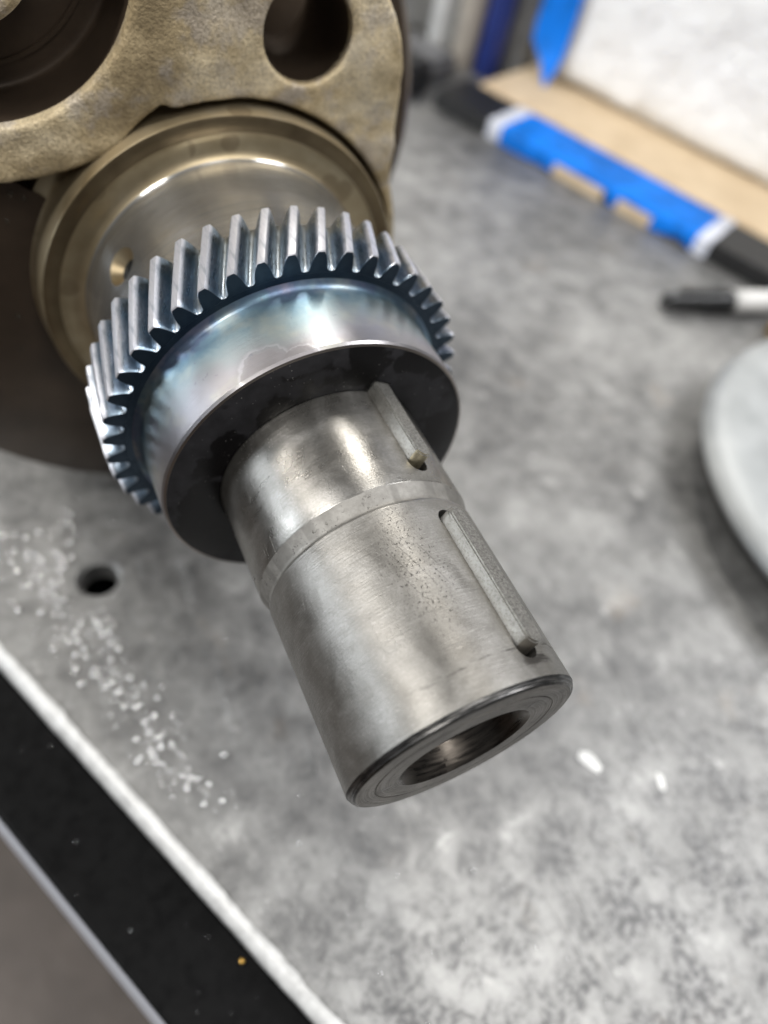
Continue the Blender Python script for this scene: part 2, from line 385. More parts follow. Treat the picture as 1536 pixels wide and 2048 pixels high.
def key_mat():
    m = MT("ground_key_steel"); P = m.coord(); n = m.noise(P, 42, 4, .8); k = m.noise(P, 5, 3)
    dk = m.math('MULTIPLY', m.rng(m.noise(m.scale(P, (22, 2.2, 22)), 1.0, 4, .7), .60, .66), .7)
    col = m.ramp(k, [(.3, (.33, .32, .295)), (.7, (.45, .44, .415))]); col = m.mix(m.math('MULTIPLY', m.rng(n, .45, .7), .5), col, (.13, .125, .11)); col = m.mix(m.math('MULTIPLY', dk, .8), col, (.07, .065, .06))
    return m.out(col, m.rng(n, .3, .7, .38, .54), .85, n, .00014, .9)
M_key = key_mat()
def keyend_mat():
    m = MT("brassy_key_end"); P = m.coord(); n = m.noise(P, 38, 3, .8)
    return m.out(m.ramp(n, [(.3, (.50, .43, .28)), (.7, (.82, .76, .58))]), .36, 1.0, n, .0001, .7)
M_keyend = keyend_mat()
M_keyedge = MT('rubbed_edge_highlight').out((.86, .85, .82), .34, .6)  # rubbed bevel, paler still: the edge highlight is put into its colour
mk_ = MT('granular_shaded_key_top'); kn_ = mk_.noise(mk_.coord(), 48, 3, .75)
M_keytop = mk_.out(mk_.ramp(kn_, [(.35, (.10, .097, .088)), (.65, (.27, .262, .245))]), .5, .7, kn_, .00018, 1.0)  # granular; the darker tone paints the top less lit than the sides
M_keydark = MT('dull_key_end').out((.24, .22, .19), .38, .9)
def black(name, c=.02, rough=.4, met=0.0, bump=.0001):
    m = MT(name); P = m.coord(); n = m.noise(P, 6, 4); f = m.noise(P, 30, 3)
    return m.out(m.ramp(n, [(.3, (c*.7, c*.7, c*.75)), (.7, (c*1.4, c*1.4, c*1.45))]), m.rng(n, .3, .7, rough*.8, rough*1.2), met, f, bump, .6)

def table_mat():
    m = MT("scuffed_steel_plate"); P = m.coord()
    Q = m.vadd(P, m.noise(P, .55, 4, col=True), .9)
    big = m.noise(Q, .20, 4, .6); mid = m.noise(m.vadd(P, m.noise(P, 2.6, 3, col=True), .45), 1.5, 6, .72); fine = m.noise(P, 9, 4, .75)
    v = m.math('ADD', m.math('MULTIPLY', big, .5), m.math('MULTIPLY', mid, .5))
    col = m.ramp(v, [(.36, (.095, .095, .095)), (.46, (.205, .203, .199)), (.54, (.295, .292, .285)), (.66, (.45, .446, .435))])
    near = m.rng(m.sep(P)[1], 2.5, -2.5)              # the rubbed working side of the plate is scuffed harder
    pt = m.math('MULTIPLY', m.rng(fine, .44, .56), m.rng(mid, .60, .42)); col = m.mix(m.math('MULTIPLY', m.math('MULTIPLY', pt, near), .70), col, (.09, .09, .092))
    lt = m.rng(m.noise(Q, 1.6, 5, .7), .60, .72); col = m.mix(m.math('MULTIPLY', lt, .40), col, (.74, .73, .71))
    rust = m.math('MULTIPLY', m.rng(m.noise(m.scale(P, (1, 1, 1), (5, 2, 0)), .8, 4, .6), .60, .75), .22); col = m.mix(rust, col, (.33, .26, .19))
    # long scratches in several directions
    s1 = None
    for a, sx, off in ((.35, 4.0, 0), (1.25, 3.0, 3), (-.5, 3.4, 7)):
        e = m.voro(m.scale(P, (sx, .22, 1), (off, off, 0), (0, 0, a)), 1.0, 'DISTANCE_TO_EDGE')
        k = m.math('MULTIPLY', m.rng(e, .0, .007, 1, 0), m.rng(m.noise(m.scale(P, (1, 1, 1), (off, 1, 2)), .9, 3), .50, .62)); s1 = k if s1 is None else m.math('MAXIMUM', s1, k)
    col = m.mix(m.math('MULTIPLY', s1, .22), col, (.72, .72, .70))
    rough = m.math('ADD', m.rng(mid, .3, .7, .40, .56), m.math('MULTIPLY', pt, .1))
    h = m.math('ADD', m.math('MULTIPLY', fine, .6), m.math('ADD', m.math('MULTIPLY', mid, .8), m.math('MULTIPLY', s1, -.5)))
    return m.out(col, rough, .62, h, .00055, .9)
M_table = table_mat()
def edge_mat():
    m = MT("bright_worn_plate_edge"); P = m.coord(); n = m.noise(P, 5, 5, .7)
    return m.out(m.ramp(n, [(.3, (.40, .40, .395)), (.7, (.66, .66, .65))]), m.rng(n, .3, .7, .34, .5), .15, m.noise(P, 3.5, 4, .6), .0006, .8)
M_edge = edge_mat()

# ------------------------------------------------------------------ the bench
tv = Vector((.4059, -.9139)); nv = Vector((.9139, .4059)); E0 = Vector((-1.133, -1.224))
def TD(t, d): p = E0 + tv * t + nv * d; return (p.x, p.y)
T0, T1, DM = -46, 16, 46
plate = prism("plate", [TD(T0, 0), TD(T1, 0), TD(T1, DM), TD(T0, DM)], -.42, 0)
hc = (-2.185, 5.165, 0)
plate = boolean(plate, [cyl_cut((hc[0], hc[1], 0), (0, 0, -1), .27, .27, .6, 64), cyl_cut((hc[0], hc[1], 0), (0, 0, -1), .33 + .12, .27, .06, 64, .12)])
tb = empty("steel_table", (TD(T1/2 + T0/2, 10)[0], TD(T1/2 + T0/2, 10)[1], -30), "scuffed grey steel welding table under the crankshaft, with a drilled hole", "table")
base_t = tb.location.copy()
def tpart(name, me, mt, lab=None):
    o = link(name, me, mt, tb, -base_t)
    if lab: o['label'] = lab
    return o
tpart("table_top", plate, M_table)
# worn bright edge: a rounded irregular bead along the front of the plate
vs, fs = [], []
n = 420; ring = 10
for i in range(n + 1):
    t = T0*.35 + (T1 - T0*.35) * i / n
    wob = .035 * noise.noise((t * 1.7, 0, 0)) + .02 * noise.noise((t * 6, 3, 0))
    for k in range(ring + 1):
        a = PI * .5 * k / ring
        rad = .15 + wob*.9
        p = E0 + tv * t + nv * (rad - .06 - rad * math.sin(a) * 1.25)
        vs.append((p.x, p.y, .022 - .15 + .15 * math.cos(a) + .004 * noise.noise((t*3, a, 1))))
    p = E0 + tv * t + nv * (-.09 - .25*wob); vs.append((p.x, p.y, -.30))
R1 = ring + 2
for i in range(n):
    for k in range(R1 - 1): fs.append([i*R1+k, i*R1+k+1, (i+1)*R1+k+1, (i+1)*R1+k])
em = mesh("edge", vs, fs); smooth(em, 60); tpart("plate_edge", em, M_edge, "bright worn front edge of the plate")
# black rail bolted under the edge
M_rail = black("black_painted_rail", .0035, .5)
M_rail.node_tree.nodes['Principled BSDF'].inputs['Specular IOR Level'].default_value = .08
rl = prism("rail", [(-.08, -.42), (-.08, -4.2), (-1.10, -4.2), (-1.24, -4.06), (-1.24, -.56), (-1.16, -.45), (-1.10, -.42)], T0, T1, 'y', .03, 2)
rl.transform(Matrix(((nv.x, tv.x, 0, E0.x*u), (nv.y, tv.y, 0, E0.y*u), (0, 0, 1, 0), (0, 0, 0, 1)))); rl.update(); smooth(rl, 25)
tpart("side_rail", rl, M_rail, "black painted rail beside the plate edge")
# pale strip along the rail's outer corner, a highlight put into its colour
M_corner = MT("rail_corner_highlight").out((.62, .63, .68), .36, .7)
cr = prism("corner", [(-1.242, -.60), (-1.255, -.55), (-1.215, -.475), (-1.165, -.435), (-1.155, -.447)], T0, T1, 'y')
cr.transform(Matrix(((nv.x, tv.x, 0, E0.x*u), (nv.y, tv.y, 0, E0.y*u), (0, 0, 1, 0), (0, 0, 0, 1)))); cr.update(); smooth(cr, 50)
tpart("corner_highlight_strip", cr, M_corner, "painted highlight strip along the outer corner of the rail")
for (t, d) in ((T0+3, 3), (T1-3, 3), (T0+3, DM-3), (T1-3, DM-3)):
    x_, y_ = TD(t, d); tpart("leg", prism("leg", [(x_-.9, y_-.9), (x_+.9, y_-.9), (x_+.9, y_+.9), (x_-.9, y_+.9)], -30, -.42, 'z', .1), M_rail)
# floor
mf = MT("oil_stained_concrete"); P = mf.coord()
nn = mf.noise(P, .25, 6, .65)
fl_m = mf.out(mf.ramp(nn, [(.3, (.055, .042, .034)), (.7, (.12, .095, .08))]), .5, 0, mf.noise(P, 2, 4), .002, .6)
fl = link("floor", mesh("floor", [(-260, -260, -30), (260, -260, -30), (260, 260, -30), (-260, 260, -30)], [[0, 1, 2, 3]]), fl_m); tag(fl, kind='structure')

tpart('under_plate_dark_box', prism('dark_box', [TD(T0+1, .3), TD(T1-1, .3), TD(T1-1, DM-1), TD(T0+1, DM-1)], -29.9, -1.6, 'z'), M_rail)  # unseen black box, added so the drilled hole stays dark
# glints: beads of weld spatter on the plate near the edge (nobody could count them)
M_spat = MT("spatter_steel").out((.95, .95, .95), .22, 1.0)
bm = bmesh.new()
for i in range(520):
    f = random.random()
    if i < 420: t, d = -7.6 + 4.8 * f + random.gauss(0, .25), .62 + 1.5 * (1 - f)**1.3 * random.random() + random.gauss(0, .16)
    else: t, d = random.uniform(-9, 4), random.uniform(.4, 3)
    if d < .3: continue
    zz = 0.0
    if i % 17 == 0: t, d, zz = random.uniform(-9, 2), random.uniform(-1.05, -.2), -.42
    x_, y_ = TD(t, d)
    if (x_ - hc[0])**2 + (y_ - hc[1])**2 < .2: continue
    r_ = random.choice((.008, .014, .022, .036)) * (1 if i < 420 else .45)
    if zz: r_ = random.choice((.004, .005, .009))
    bmesh.ops.create_icosphere(bm, subdivisions=2, radius=r_*u, matrix=Matrix.Translation((x_*u, y_*u, (zz + r_*.5)*u)) @ Matrix.Diagonal((1, 1, .8, 1)))
sm = bpy.data.meshes.new("spatter"); bm.to_mesh(sm); bm.free(); smooth(sm, 180)
tag(link("weld_spatter", sm, M_spat), "tiny bright beads of weld spatter scattered by the worn plate edge", "spatter", kind='stuff')

# ------------------------------------------------------------------ crankshaft
crank = empty("crankshaft", (0, 6.7, 0), "forged steel crankshaft lying on the table, keyed nose and blued gear towards the camera", "crankshaft")
CL = Vector((0, -6.7 * u, H * u))
def cpart(name, me, mt, parent=None, label=None):
    o = link(name, me, mt, parent or crank, CL if parent is None else None)
    if label: o['label'] = label
    return o
PHI = math.radians(65.9)
def keypoly(s0, s1, w_, round0=True, round1=True, n=10):
    """plan outline (x across, y along)"""
    h = w_/2; p = []
    if round0: p += [(h*math.cos(a), s0 + h + h*math.sin(a)) for a in [PI + PI*k/n for k in range(n+1)]]
    else: p += [(-h, s0), (h, s0)]
    if round1: p += [(h*math.cos(a), s1 - h + h*math.sin(a)) for a in [PI*k/n for k in range(n+1)]]
    else: p += [(h, s1), (-h, s1)]
    return p
KR = Matrix.Rotation(PI/2 - PHI, 4, 'Y')    # turns +z towards the key angle
def keymesh(s0, s1, w_, z0, z1, r1=True, bev=0.0, mi=False):
    me = prism("key", keypoly(s0, s1, w_, True, r1), z0, z1, 'z', bev, 2)
    if mi:
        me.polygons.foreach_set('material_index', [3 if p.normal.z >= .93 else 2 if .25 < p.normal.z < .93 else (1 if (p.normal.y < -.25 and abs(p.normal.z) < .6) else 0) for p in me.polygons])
    me.transform(KR); me.update(); return me
front_prof = [(1.7, 0), (1.66, .2), (1.55, .36), (.30, .40), (.24, .435), (.22, .475), (.19, .49), (.05, .535), (0, .585),
              (0, .772), (.007, .776), (.007, .782), (0, .786), (0, .945), (.014, .962), (.012, .972), (.024, .974), (.030, .986), (.040, .988), (.055, 1.0),
              (.5, 1.0), (1.0, 1.0), (1.5, 1.0), (1.735, 1.0)]
mi = [2]*8 + [1]*5 + [3]*6 + [0]*4
seat_prof = [(1.735, 1.0), (1.748, .997), (1.76, .988), (1.78, .983), (1.80, .987), (1.815, .992), (1.90, 1.015), (1.92, 1.024), (1.93, 1.027),
             (2.2, 1.027), (2.6, 1.027), (3.0, 1.027), (4.6, 1.027)]
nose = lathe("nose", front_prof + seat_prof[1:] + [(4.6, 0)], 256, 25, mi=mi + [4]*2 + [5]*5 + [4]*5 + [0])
nose = boolean(nose, [keymesh(.28, 1.56, .183, .86, 1.3), keymesh(.205, .45, .212, .86, 1.3), keymesh(1.41, 1.625, .208, .86, 1.3), keymesh(2.10, 3.6, .183, .88, 1.3), keymesh(2.035, 2.27, .208, .88, 1.3)])
smooth(nose, 30)
mb_ = MT("matte_relief_band"); an_, s2_, r2_ = mb_.cyl(); C_ = mb_.comb(an_, s2_, r2_)
k_ = mb_.noise(C_, 16, 4, .7); pt_ = mb_.rng(mb_.noise(mb_.comb(mb_.math('MULTIPLY', an_, 3.2), 2.0), 1.0, 1), .50, .53)
sp_ = mb_.math('MULTIPLY', mb_.rng(mb_.noise(mb_.comb(mb_.math('MULTIPLY', an_, 24), mb_.math('MULTIPLY', s2_, 22)), 1.0, 4, .7), .58, .62), mb_.rng(mb_.noise(C_, 2.6, 2), .48, .6))
M_band = mb_.out(mb_.mix(sp_, mb_.mix(mb_.math('MULTIPLY', pt_, .4), mb_.ramp(k_, [(.3, (.21, .20, .185)), (.7, (.30, .29, .27))]), (.13, .125, .115)), (.04, .036, .03)), .58, .75, k_, .00006, .7)
nose_o = cpart("nose", nose, [M_front, M_face, M_bore, M_rim, M_rear, M_band])
# centre-drill nicks beside the bore
def radial_nick(ang, r0, r1, w_):
    c, s_ = math.cos(ang), math.sin(ang)
    return [(c*r0 - s_*w_*.2, s_*r0 + c*w_*.2), (c*(r0+r1)/2 - s_*w_, s_*(r0+r1)/2 + c*w_), (c*r1, s_*r1), (c*(r0+r1)/2 + s_*w_, s_*(r0+r1)/2 - c*w_)]
for a_, r0, r1 in ((math.radians(196), .60, .76), (math.radians(47), .60, .72)):
    cpart("nick", prism("nick", radial_nick(a_, r0, r1, .016), -.0012, .002, 'y'), M_rim, nose_o)
# keys
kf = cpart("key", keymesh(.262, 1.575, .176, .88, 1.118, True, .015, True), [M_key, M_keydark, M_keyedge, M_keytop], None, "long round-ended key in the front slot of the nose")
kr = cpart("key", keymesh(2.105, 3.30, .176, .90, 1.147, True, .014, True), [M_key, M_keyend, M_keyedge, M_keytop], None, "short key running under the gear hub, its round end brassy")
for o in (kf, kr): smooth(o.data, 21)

# gear
GR, GT, NT = 1.72, 1.912, 44
PITCH = 2*PI/NT; TWIST = math.radians(-8.7)/.713
g0, g1, hubf = 3.828, 4.541, 3.014
gear = lathe("gear", [(hubf, 1.036), (hubf+.004, 1.036), (hubf, 1.045), (hubf, 1.535), (hubf+.010, 1.556), (hubf+.036, 1.571), (3.3, 1.571), (3.62, 1.571), (3.765, 1.571), (3.790, 1.582), (3.808, 1.602), (3.820, 1.625), (3.828, 1.640),
                      (3.828, 1.700), (4.0, 1.700), (g1, 1.700), (g1, 1.036), (3.8, 1.034)], 256, 28, closed=True,
              mi=[1, 1, 1, 3, 0, 0, 0, 0, 0, 0, 0, 0, 2, 4, 4, 2, 1, 1])
gear = boolean(gear, [keymesh(2.6, 5.0, .205, .9, 1.165)])
smooth(gear, 28)
M_hubchamfer = MT("bronze_tint_chamfer").out((.34, .30, .27), .33, 1.0)
gear_o = cpart("timing_gear", gear, [M_hub, M_hubface, M_webface, M_hubchamfer, M_tooth], None, "helical timing gear, blued web and teeth, bright hub with a black face")
# tooth: one pitch of rim, gap-centre to gap-centre
half = [(0, 1.7200), (.40, 1.7208), (.78, 1.726), (1.05, 1.737), (1.28, 1.755), (1.50, 1.780), (1.78, 1.812), (2.12, 1.845), (2.55, 1.880), (2.98, 1.905), (3.10, 1.912)]
hp = math.degrees(PITCH)/2
prof = [(-hp + a, r) for a, r in half] + [(-.5, 1.9135), (.5, 1.9135)] + [(hp - a, r) for a, r in half[::-1]]
vs, fs, mm = [], [], []
def ring_at(s_, inset=0.0):
    o = len(vs); tw = TWIST * (s_ - g0)
    for a, r in prof:
        k = 0 if abs(a) > hp - .3 else 1
        a2 = math.radians(a) * (1 - (inset*3.2/3.1)*k*(.5 if abs(a) > 2.5 else 1)); r2 = r - inset * .35 * (1 if r > 1.73 else .3)
        an = PI/2 + a2 * 1 + tw
        vs.append((r2 * math.cos(an), s_, r2 * math.sin(an)))
    return o
NP = len(prof)
secs = [(g0, .028), (g0 + .007, 0)] + [(g0 + (g1 - g0) * k / 8, 0) for k in range(1, 8)] + [(g1 - .012, 0), (g1, .05)]
offs = [ring_at(*q) for q in secs]
for i in range(len(offs) - 1):
    for k in range(NP - 1): fs.append([offs[i]+k, offs[i]+k+1, offs[i+1]+k+1, offs[i+1]+k]); mm.append(0)
for (s_, o_) in ((g0, offs[0]), (g1, offs[-1])):
    b = len(vs); tw = TWIST * (s_ - g0)
    for a, r in prof:
        an = PI/2 + math.radians(a)*.999 + tw; vs.append((1.7005*math.cos(an), s_, 1.7005*math.sin(an)))
    for k in range(NP - 1): fs.append([b+k, b+k+1, o_+k+1, o_+k]); mm.append(1)
tme = mesh("gear_tooth", vs, fs, mm); smooth(tme, 32)
tme.materials.append(M_tooth); tme.materials.append(M_webface)
for i in range(NT):
    o = bpy.data.objects.new("gear_tooth", tme); COL.objects.link(o); o.parent = gear_o
    o.rotation_euler = (0, -(math.radians(119.6) - PI/2 + i * PITCH), 0)

# main journal with its oil hole
jr = lathe("main_journal", [(4.5, 1.0), (4.545, 1.0), (4.56, 1.60), (4.60, 1.629), (5.0, 1.629), (5.4, 1.629), (5.78, 1.629), (5.815, 1.636), (5.845, 1.651), (5.870, 1.680), (5.888, 1.720), (5.898, 1.770), (5.900, 1.83), (5.893, 1.875), (5.875, 1.905), (5.862, 1.925), (5.858, 2.045), (5.868, 2.068), (5.89, 2.078), (6.12, 2.085), (6.22, 2.11), (6.28, 2.17), (6.30, 2.25), (6.6, 2.25), (6.6, 1.0)], 256, 32,
            closed=True, mi=[0]*8 + [1]*6 + [2]*3 + [1]*7)
oa = math.radians(144.3); od = Vector((math.cos(oa), 0, math.sin(oa)))
oc = od * 1.629 + Vector((0, 5.27, 0))
sl1 = bpy.data.materials.get('slot1')
hb, hch = cyl_cut(oc, -od, .11, .11, .55, 40), cyl_cut(oc, -od, .205+.10, .105, .10, 40, .10)
hch.materials.append(sl1)
jr = boolean(jr, [hb, hch])
smooth(jr, 32)
M_ring = MT("thrust_face_dim_reflection"); P_ = M_ring.coord()
M_ring = M_ring.out(M_ring.ramp(M_ring.noise(P_, 1.8, 4), [(.3, (.13, .095, .055)), (.7, (.24, .185, .11))]), .42, .9)  # browner than the fillet: its dim reflection is put into the colour
cpart("main_journal", jr, [M_journal, M_gold, M_ring], None, "polished main journal with a chamfered oil hole and golden fillet")

# counterweight (dark) : cone-faced sector + round cheek
def sector(R, a0, a1, n=90): return [(R*math.cos(math.radians(a0 + (a1-a0)*k/n)), R*math.sin(math.radians(a0 + (a1-a0)*k/n))) for k in range(n+1)]
vs, fs = [], []
A0, A1, n = 148, 322, 120
st = [(6.22, 2.0), (6.26, 2.3), (6.45, 3.1), (6.66, 4.02), (6.72, 4.085), (6.80, 4.12), (7.9, 4.15), (7.98, 4.08), (8.0, 2.0)]
for k in range(n + 1):
    a = math.radians(A0 + (A1 - A0) * k / n)
    for s_, r in st: vs.append((r*math.cos(a), s_, r*math.sin(a)))
L_ = len(st)
for k in range(n):
    for j in range(L_): fs.append([k*L_+j, k*L_+(j+1) % L_, (k+1)*L_+(j+1) % L_, (k+1)*L_+j])
fs += [list(range(L_))[::-1], [n*L_ + j for j in range(L_)]]
cw = mesh("counterweight", vs, fs); smooth(cw, 30)
cpart("counterweight", cw, M_brown, None, "dark brown counterweight standing on the table")
vs, fs = [], []; st = [(6.26, 1.5), (6.26, 2.25), (6.30, 2.33), (6.42, 2.38), (7.9, 2.38), (7.95, 1.5)]; L_ = len(st); n = 60
for k in range(n + 1):
    a = math.radians(-80 + 126 * k / n)
    for s_, r in st: vs.append((r*math.cos(a), s_, r*math.sin(a)))
for k in range(n):
    for j in range(L_): fs.append([k*L_+j, k*L_+(j+1) % L_, (k+1)*L_+(j+1) % L_, (k+1)*L_+j])
fs += [list(range(L_))[::-1], [n*L_ + j for j in range(L_)]]
ck = mesh("cheek", vs, fs); smooth(ck, 30); cpart("cheek", ck, M_gold)
# forged arm: extruded outline, bored, then voxel-rounded like a forging
low = [(-4.3, 1.35), (-3.2, 1.30), (-2.6, 1.36), (-2.198, 1.416), (-1.853, 1.453), (-1.629, 1.494), (-1.396, 1.569), (-1.206, 1.657), (-1.061, 1.762), (-.90, 1.92), (-.778, 2.03), (-.67, 2.125)]
arc = [(2.155*math.cos(math.radians(a)), 2.155*math.sin(math.radians(a))) for a in range(105, 15, -5)]
rgt = [(2.12, .62), (2.06, .80), (1.99, 1.05), (1.93, 1.385), (1.93, 1.615), (1.895, 1.768), (1.89, 2.056), (1.85, 2.455), (1.78, 2.70), (1.68, 2.90), (1.58, 3.05), (1.25, 3.5), (.7, 4.05), (-.2, 4.6), (-1.4, 5.0), (-2.6, 5.1), (-3.7, 4.7), (-4.4, 3.9), (-4.7, 2.9), (-4.6, 2.0)]
arm = prism("arm", low + arc + rgt, 6.02, 7.7, 'y')
arm = boolean(arm, [cyl_cut((-2.2126, 6.02, 3.3458), (0, 1, 0), 1.42, 1.42, .72, 96), cyl_cut((.77, 6.02, 2.72), (.12, 1, -.10), .455, .44, 3.0, 64),
                    ])
arm = evalmods(arm, [('REMESH', dict(mode='VOXEL', voxel_size=.026*u, use_smooth_shade=True)), ('SMOOTH', dict(factor=.5, iterations=9))])
co = np.zeros(len(arm.vertices)*3); arm.vertices.foreach_get('co', co); co = co.reshape(-1, 3)
for i in range(len(co)):
    x_, y_, z_ = co[i] / u
    if y_ < 6.12:
        # the forging swells between the bores and falls away to its outline
        e = math.exp(-((x_ + .45)**2/.30 + (z_ - 2.75)**2/2.2)) * .07 + .05 * noise.noise((x_*1.4, z_*1.4, 2)) + .014 * noise.noise((x_*5, z_*5, 5))
        co[i][1] -= e * u * min(1, (6.12 - y_) / .08)
arm.vertices.foreach_set('co', co.ravel()); arm.update()
arm.materials.clear(); smooth(arm, 180)
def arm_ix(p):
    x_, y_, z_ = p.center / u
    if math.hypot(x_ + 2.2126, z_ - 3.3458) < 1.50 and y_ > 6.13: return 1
    if y_ > 6.16 and math.hypot(x_ - .77 - .12*(y_-6.02), z_ - 2.72 + .10*(y_-6.02)) < .50: return 1  # hole wall gets the dark brown: shade inside put into its colour
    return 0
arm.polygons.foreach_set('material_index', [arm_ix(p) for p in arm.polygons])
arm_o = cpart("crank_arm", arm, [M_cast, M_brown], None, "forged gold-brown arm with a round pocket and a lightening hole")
pk = lathe("pocket_boss", [(6.8, .30), (6.20, .36), (6.10, .42), (6.08, .48), (6.08, .62), (6.12, .68), (6.22, .71), (6.64, .74), (6.8, .86)], 128, 30)
pk.transform(Matrix.Translation((-2.2126*u, 0, 3.3458*u)))
cpart("pocket_boss", pk, M_cast, arm_o)
pk = lathe("pocket_ring", [(6.80, 1.16), (6.715, 1.18), (6.715, 1.22), (6.8, 1.24)], 128, 30); pk.transform(Matrix.Translation((-2.2126*u, 0, 3.3458*u)))
cpart("pocket_ring", pk, M_brown, arm_o)
# rod journal; second cheek added behind the arm to block light in its hole
rj = lathe("rod_journal", [(7.6, .6), (7.65, 1.7), (7.75, 1.38), (8.9, 1.38), (8.95, .6)], 128, 30, closed=True); rj.transform(Matrix.Translation((-1.5*u, 0, 3.1*u)))
cpart("rod_journal", rj, M_journal)
ch2 = lathe("cheek", [(8.7, .5), (8.7, 3.9), (8.8, 4.0), (10.2, 4.0), (10.3, 3.9), (10.3, .5)], 128, 30, closed=True); ch2.transform(Matrix.Translation((-.3*u, 0, .4*u)))
cpart("cheek", ch2, M_brown)
# clear drops of oil on the counterweight
M_drop = MT("oil_drop").out((.5, .42, .3), .05, 0, Transmission_Weight=.9, IOR=1.46)
bm = bmesh.new()
for (a, s_, r, q) in ((151, 6.33, 2.42, .03), (158, 6.33, 2.38, .018), (150.5, 6.31, 2.3, .02), (186, 6.25, 2.34, .03), (197, 6.30, 2.5, .022), (176, 6.5, 2.9, .02)):
    c = math.radians(a); s2 = np.interp(r, [2.3, 3.1, 4.02], [6.26, 6.45, 6.66])
    bmesh.ops.create_uvsphere(bm, u_segments=16, v_segments=10, radius=q*u, matrix=Matrix.Translation((r*math.cos(c)*u, (s2-.004)*u, r*math.sin(c)*u)) @ Matrix.Diagonal((1, .5, 1.3, 1)))
dm = bpy.data.meshes.new("drops"); bm.to_mesh(dm); bm.free(); smooth(dm, 180)
cpart("oil_drops", dm, M_drop)['kind'] = 'stuff'

# ------------------------------------------------------------------ things further back on the bench (frame: t along the bar, d towards the back)
def bx(t0, t1, d0, d1, z0, z1, bev=.04, seg=2, name="box"): return prism(name, [TD(t0, d0), TD(t1, d0), TD(t1, d1), TD(t0, d1)], z0, z1, 'z', bev, seg)
def place(name, me, mt, label, cat, base, group=None):
    o = link(name, me, mt); b = Vector(base) * u; me.transform(Matrix.Translation(-b)); me.update(); o.location = b
    smooth(me, 30); tag(o, label, cat, group); return o
def px(t, d, z): p = TD(t, d); return (p[0], p[1], z)
M_bar = black("black_oxide_bar", .010, .45)
bar = place("steel_bar", bx(-13.75, 3.0, 19.1, 20.85, 0, .5, .05), M_bar, "long black bar lying in front of the cardboard, wrapped with a blue tape strip", "bar", px(-5, 20, 0))
# tape wrapped over the bar (ragged lower edge)
def tape_mat(name, c):
    m = MT(name); P = m.coord(); n = m.noise(P, 1.1, 4); cr_ = m.noise(m.scale(P, (1, 1, 1)), 3.2, 3)
    return m.out(m.mix(m.rng(n, .42, .68), c, tuple(q*.62 for q in c)), .6, 0, cr_, .0012, .6, Specular_IOR_Level=.2)
M_blue = tape_mat("blue_masking_tape", (.004, .20, .80))
M_white = tape_mat("white_tape_end", (.66, .68, .76))
def tape(t0, t1, mt, name, rag, lift):
    vs, fs = [], []; n = max(4, int((t1 - t0) / .12)); cols = 7
    for i in range(n + 1):
        t = t0 + (t1 - t0) * i / n
        zb = .03 + (.30 * max(0, noise.noise((t*.9, 1, 7)) + .1) if rag else 0)
        if rag and -9.0 < t < -7.3: zb = .30 + .05 * noise.noise((t*3, 0, 0))
        if rag and -6.9 < t < -5.9: zb = .26
        row = [(19.1 - lift, zb), (19.1 - lift, .25 + zb*.5), (19.1 - lift, .47), (19.13 - lift*.5, .5 + lift*.7), (19.6, .5 + lift), (20.3, .5 + lift), (20.80, .5 + lift)]
        for d, z_ in row: vs.append((*TD(t, d + .012 * noise.noise((t*2, d, 0))), z_ + .006 * noise.noise((t*2.5, d*2, 3))))
    for i in range(n):
        for k in range(cols - 1): fs.append([i*cols+k, i*cols+k+1, (i+1)*cols+k+1, (i+1)*cols+k])
    me = mesh(name, vs, fs); me = evalmods(me, [('SOLIDIFY', dict(thickness=.012*u, offset=0))]); me.materials.clear(); smooth(me, 50); return me
tp = empty("blue_tape", px(-8, 20, .5), "blue masking tape strip with white ends wrapped over the black bar", "tape")
for nm, me, mt in (("tape_strip", tape(-11.2, -4.45, M_blue, "tape", True, .016), M_blue), ("tape_end", tape(-11.62, -11.15, M_white, "tape", False, .030), M_white), ("tape_end", tape(-4.5, -4.08, M_white, "tape", False, .030), M_white)):
    link(nm, me, mt, tp, -tp.location)
# torn cardboard showing under the ragged tape
mcb = MT("brown_cardboard"); P = mcb.coord(); nb = mcb.noise(mcb.scale(P, (1, 1, 1)), 1.2, 4)
M_card = mcb.out(mcb.ramp(nb, [(.3, (.60, .46, .30)), (.7, (.72, .57, .39))]), .8, 0, mcb.noise(P, 9, 4), .0003, .5)
for a, b in ((-9.15, -7.45), (-6.95, -5.85)):
    o = link("torn_patch", bx(a, b, 19.068, 19.09, .02, .34, 0), M_card, tp, -tp.location)
place("cardboard_sheet", bx(-13.35, 3.0, 20.95, 30, 0, .52, .05), M_card, "brown cardboard box lid under the white block, behind the black bar", "cardboard", px(-5, 25, 0))
mw = MT("white_foam"); P = mw.coord(); nw = mw.noise(P, .55, 4, .6)
M_wht = mw.out(mw.mix(mw.rng(mw.noise(P, .9, 3), .62, .74), mw.ramp(nw, [(.3, (.82, .81, .79)), (.6, (.90, .895, .885))]), (.62, .61, .58)), .7, 0, mw.noise(P, .8, 5, .6), .012, .9)
wb = bx(-13.0, 3.0, 23.65, 33, .54, 22, .30, 4)
wb = evalmods(wb, [('REMESH', dict(mode='VOXEL', voxel_size=.22*u, use_smooth_shade=True))])
co = np.zeros(len(wb.vertices)*3); wb.vertices.foreach_get('co', co); co = co.reshape(-1, 3)
for i in range(len(co)):
    p = Vector(co[i]) / u; k = .10 * noise.noise(p*.45) + .05 * noise.noise(p*1.3)
    if p.z > .7: co[i][0] -= nv.x * k * u; co[i][1] -= nv.y * k * u
wb.vertices.foreach_set('co', co.ravel()); wb.update(); wb.materials.clear()
place("foam_block", wb, M_wht, "tall white block standing on the cardboard behind the black bar", "block", px(-5, 28, .54))
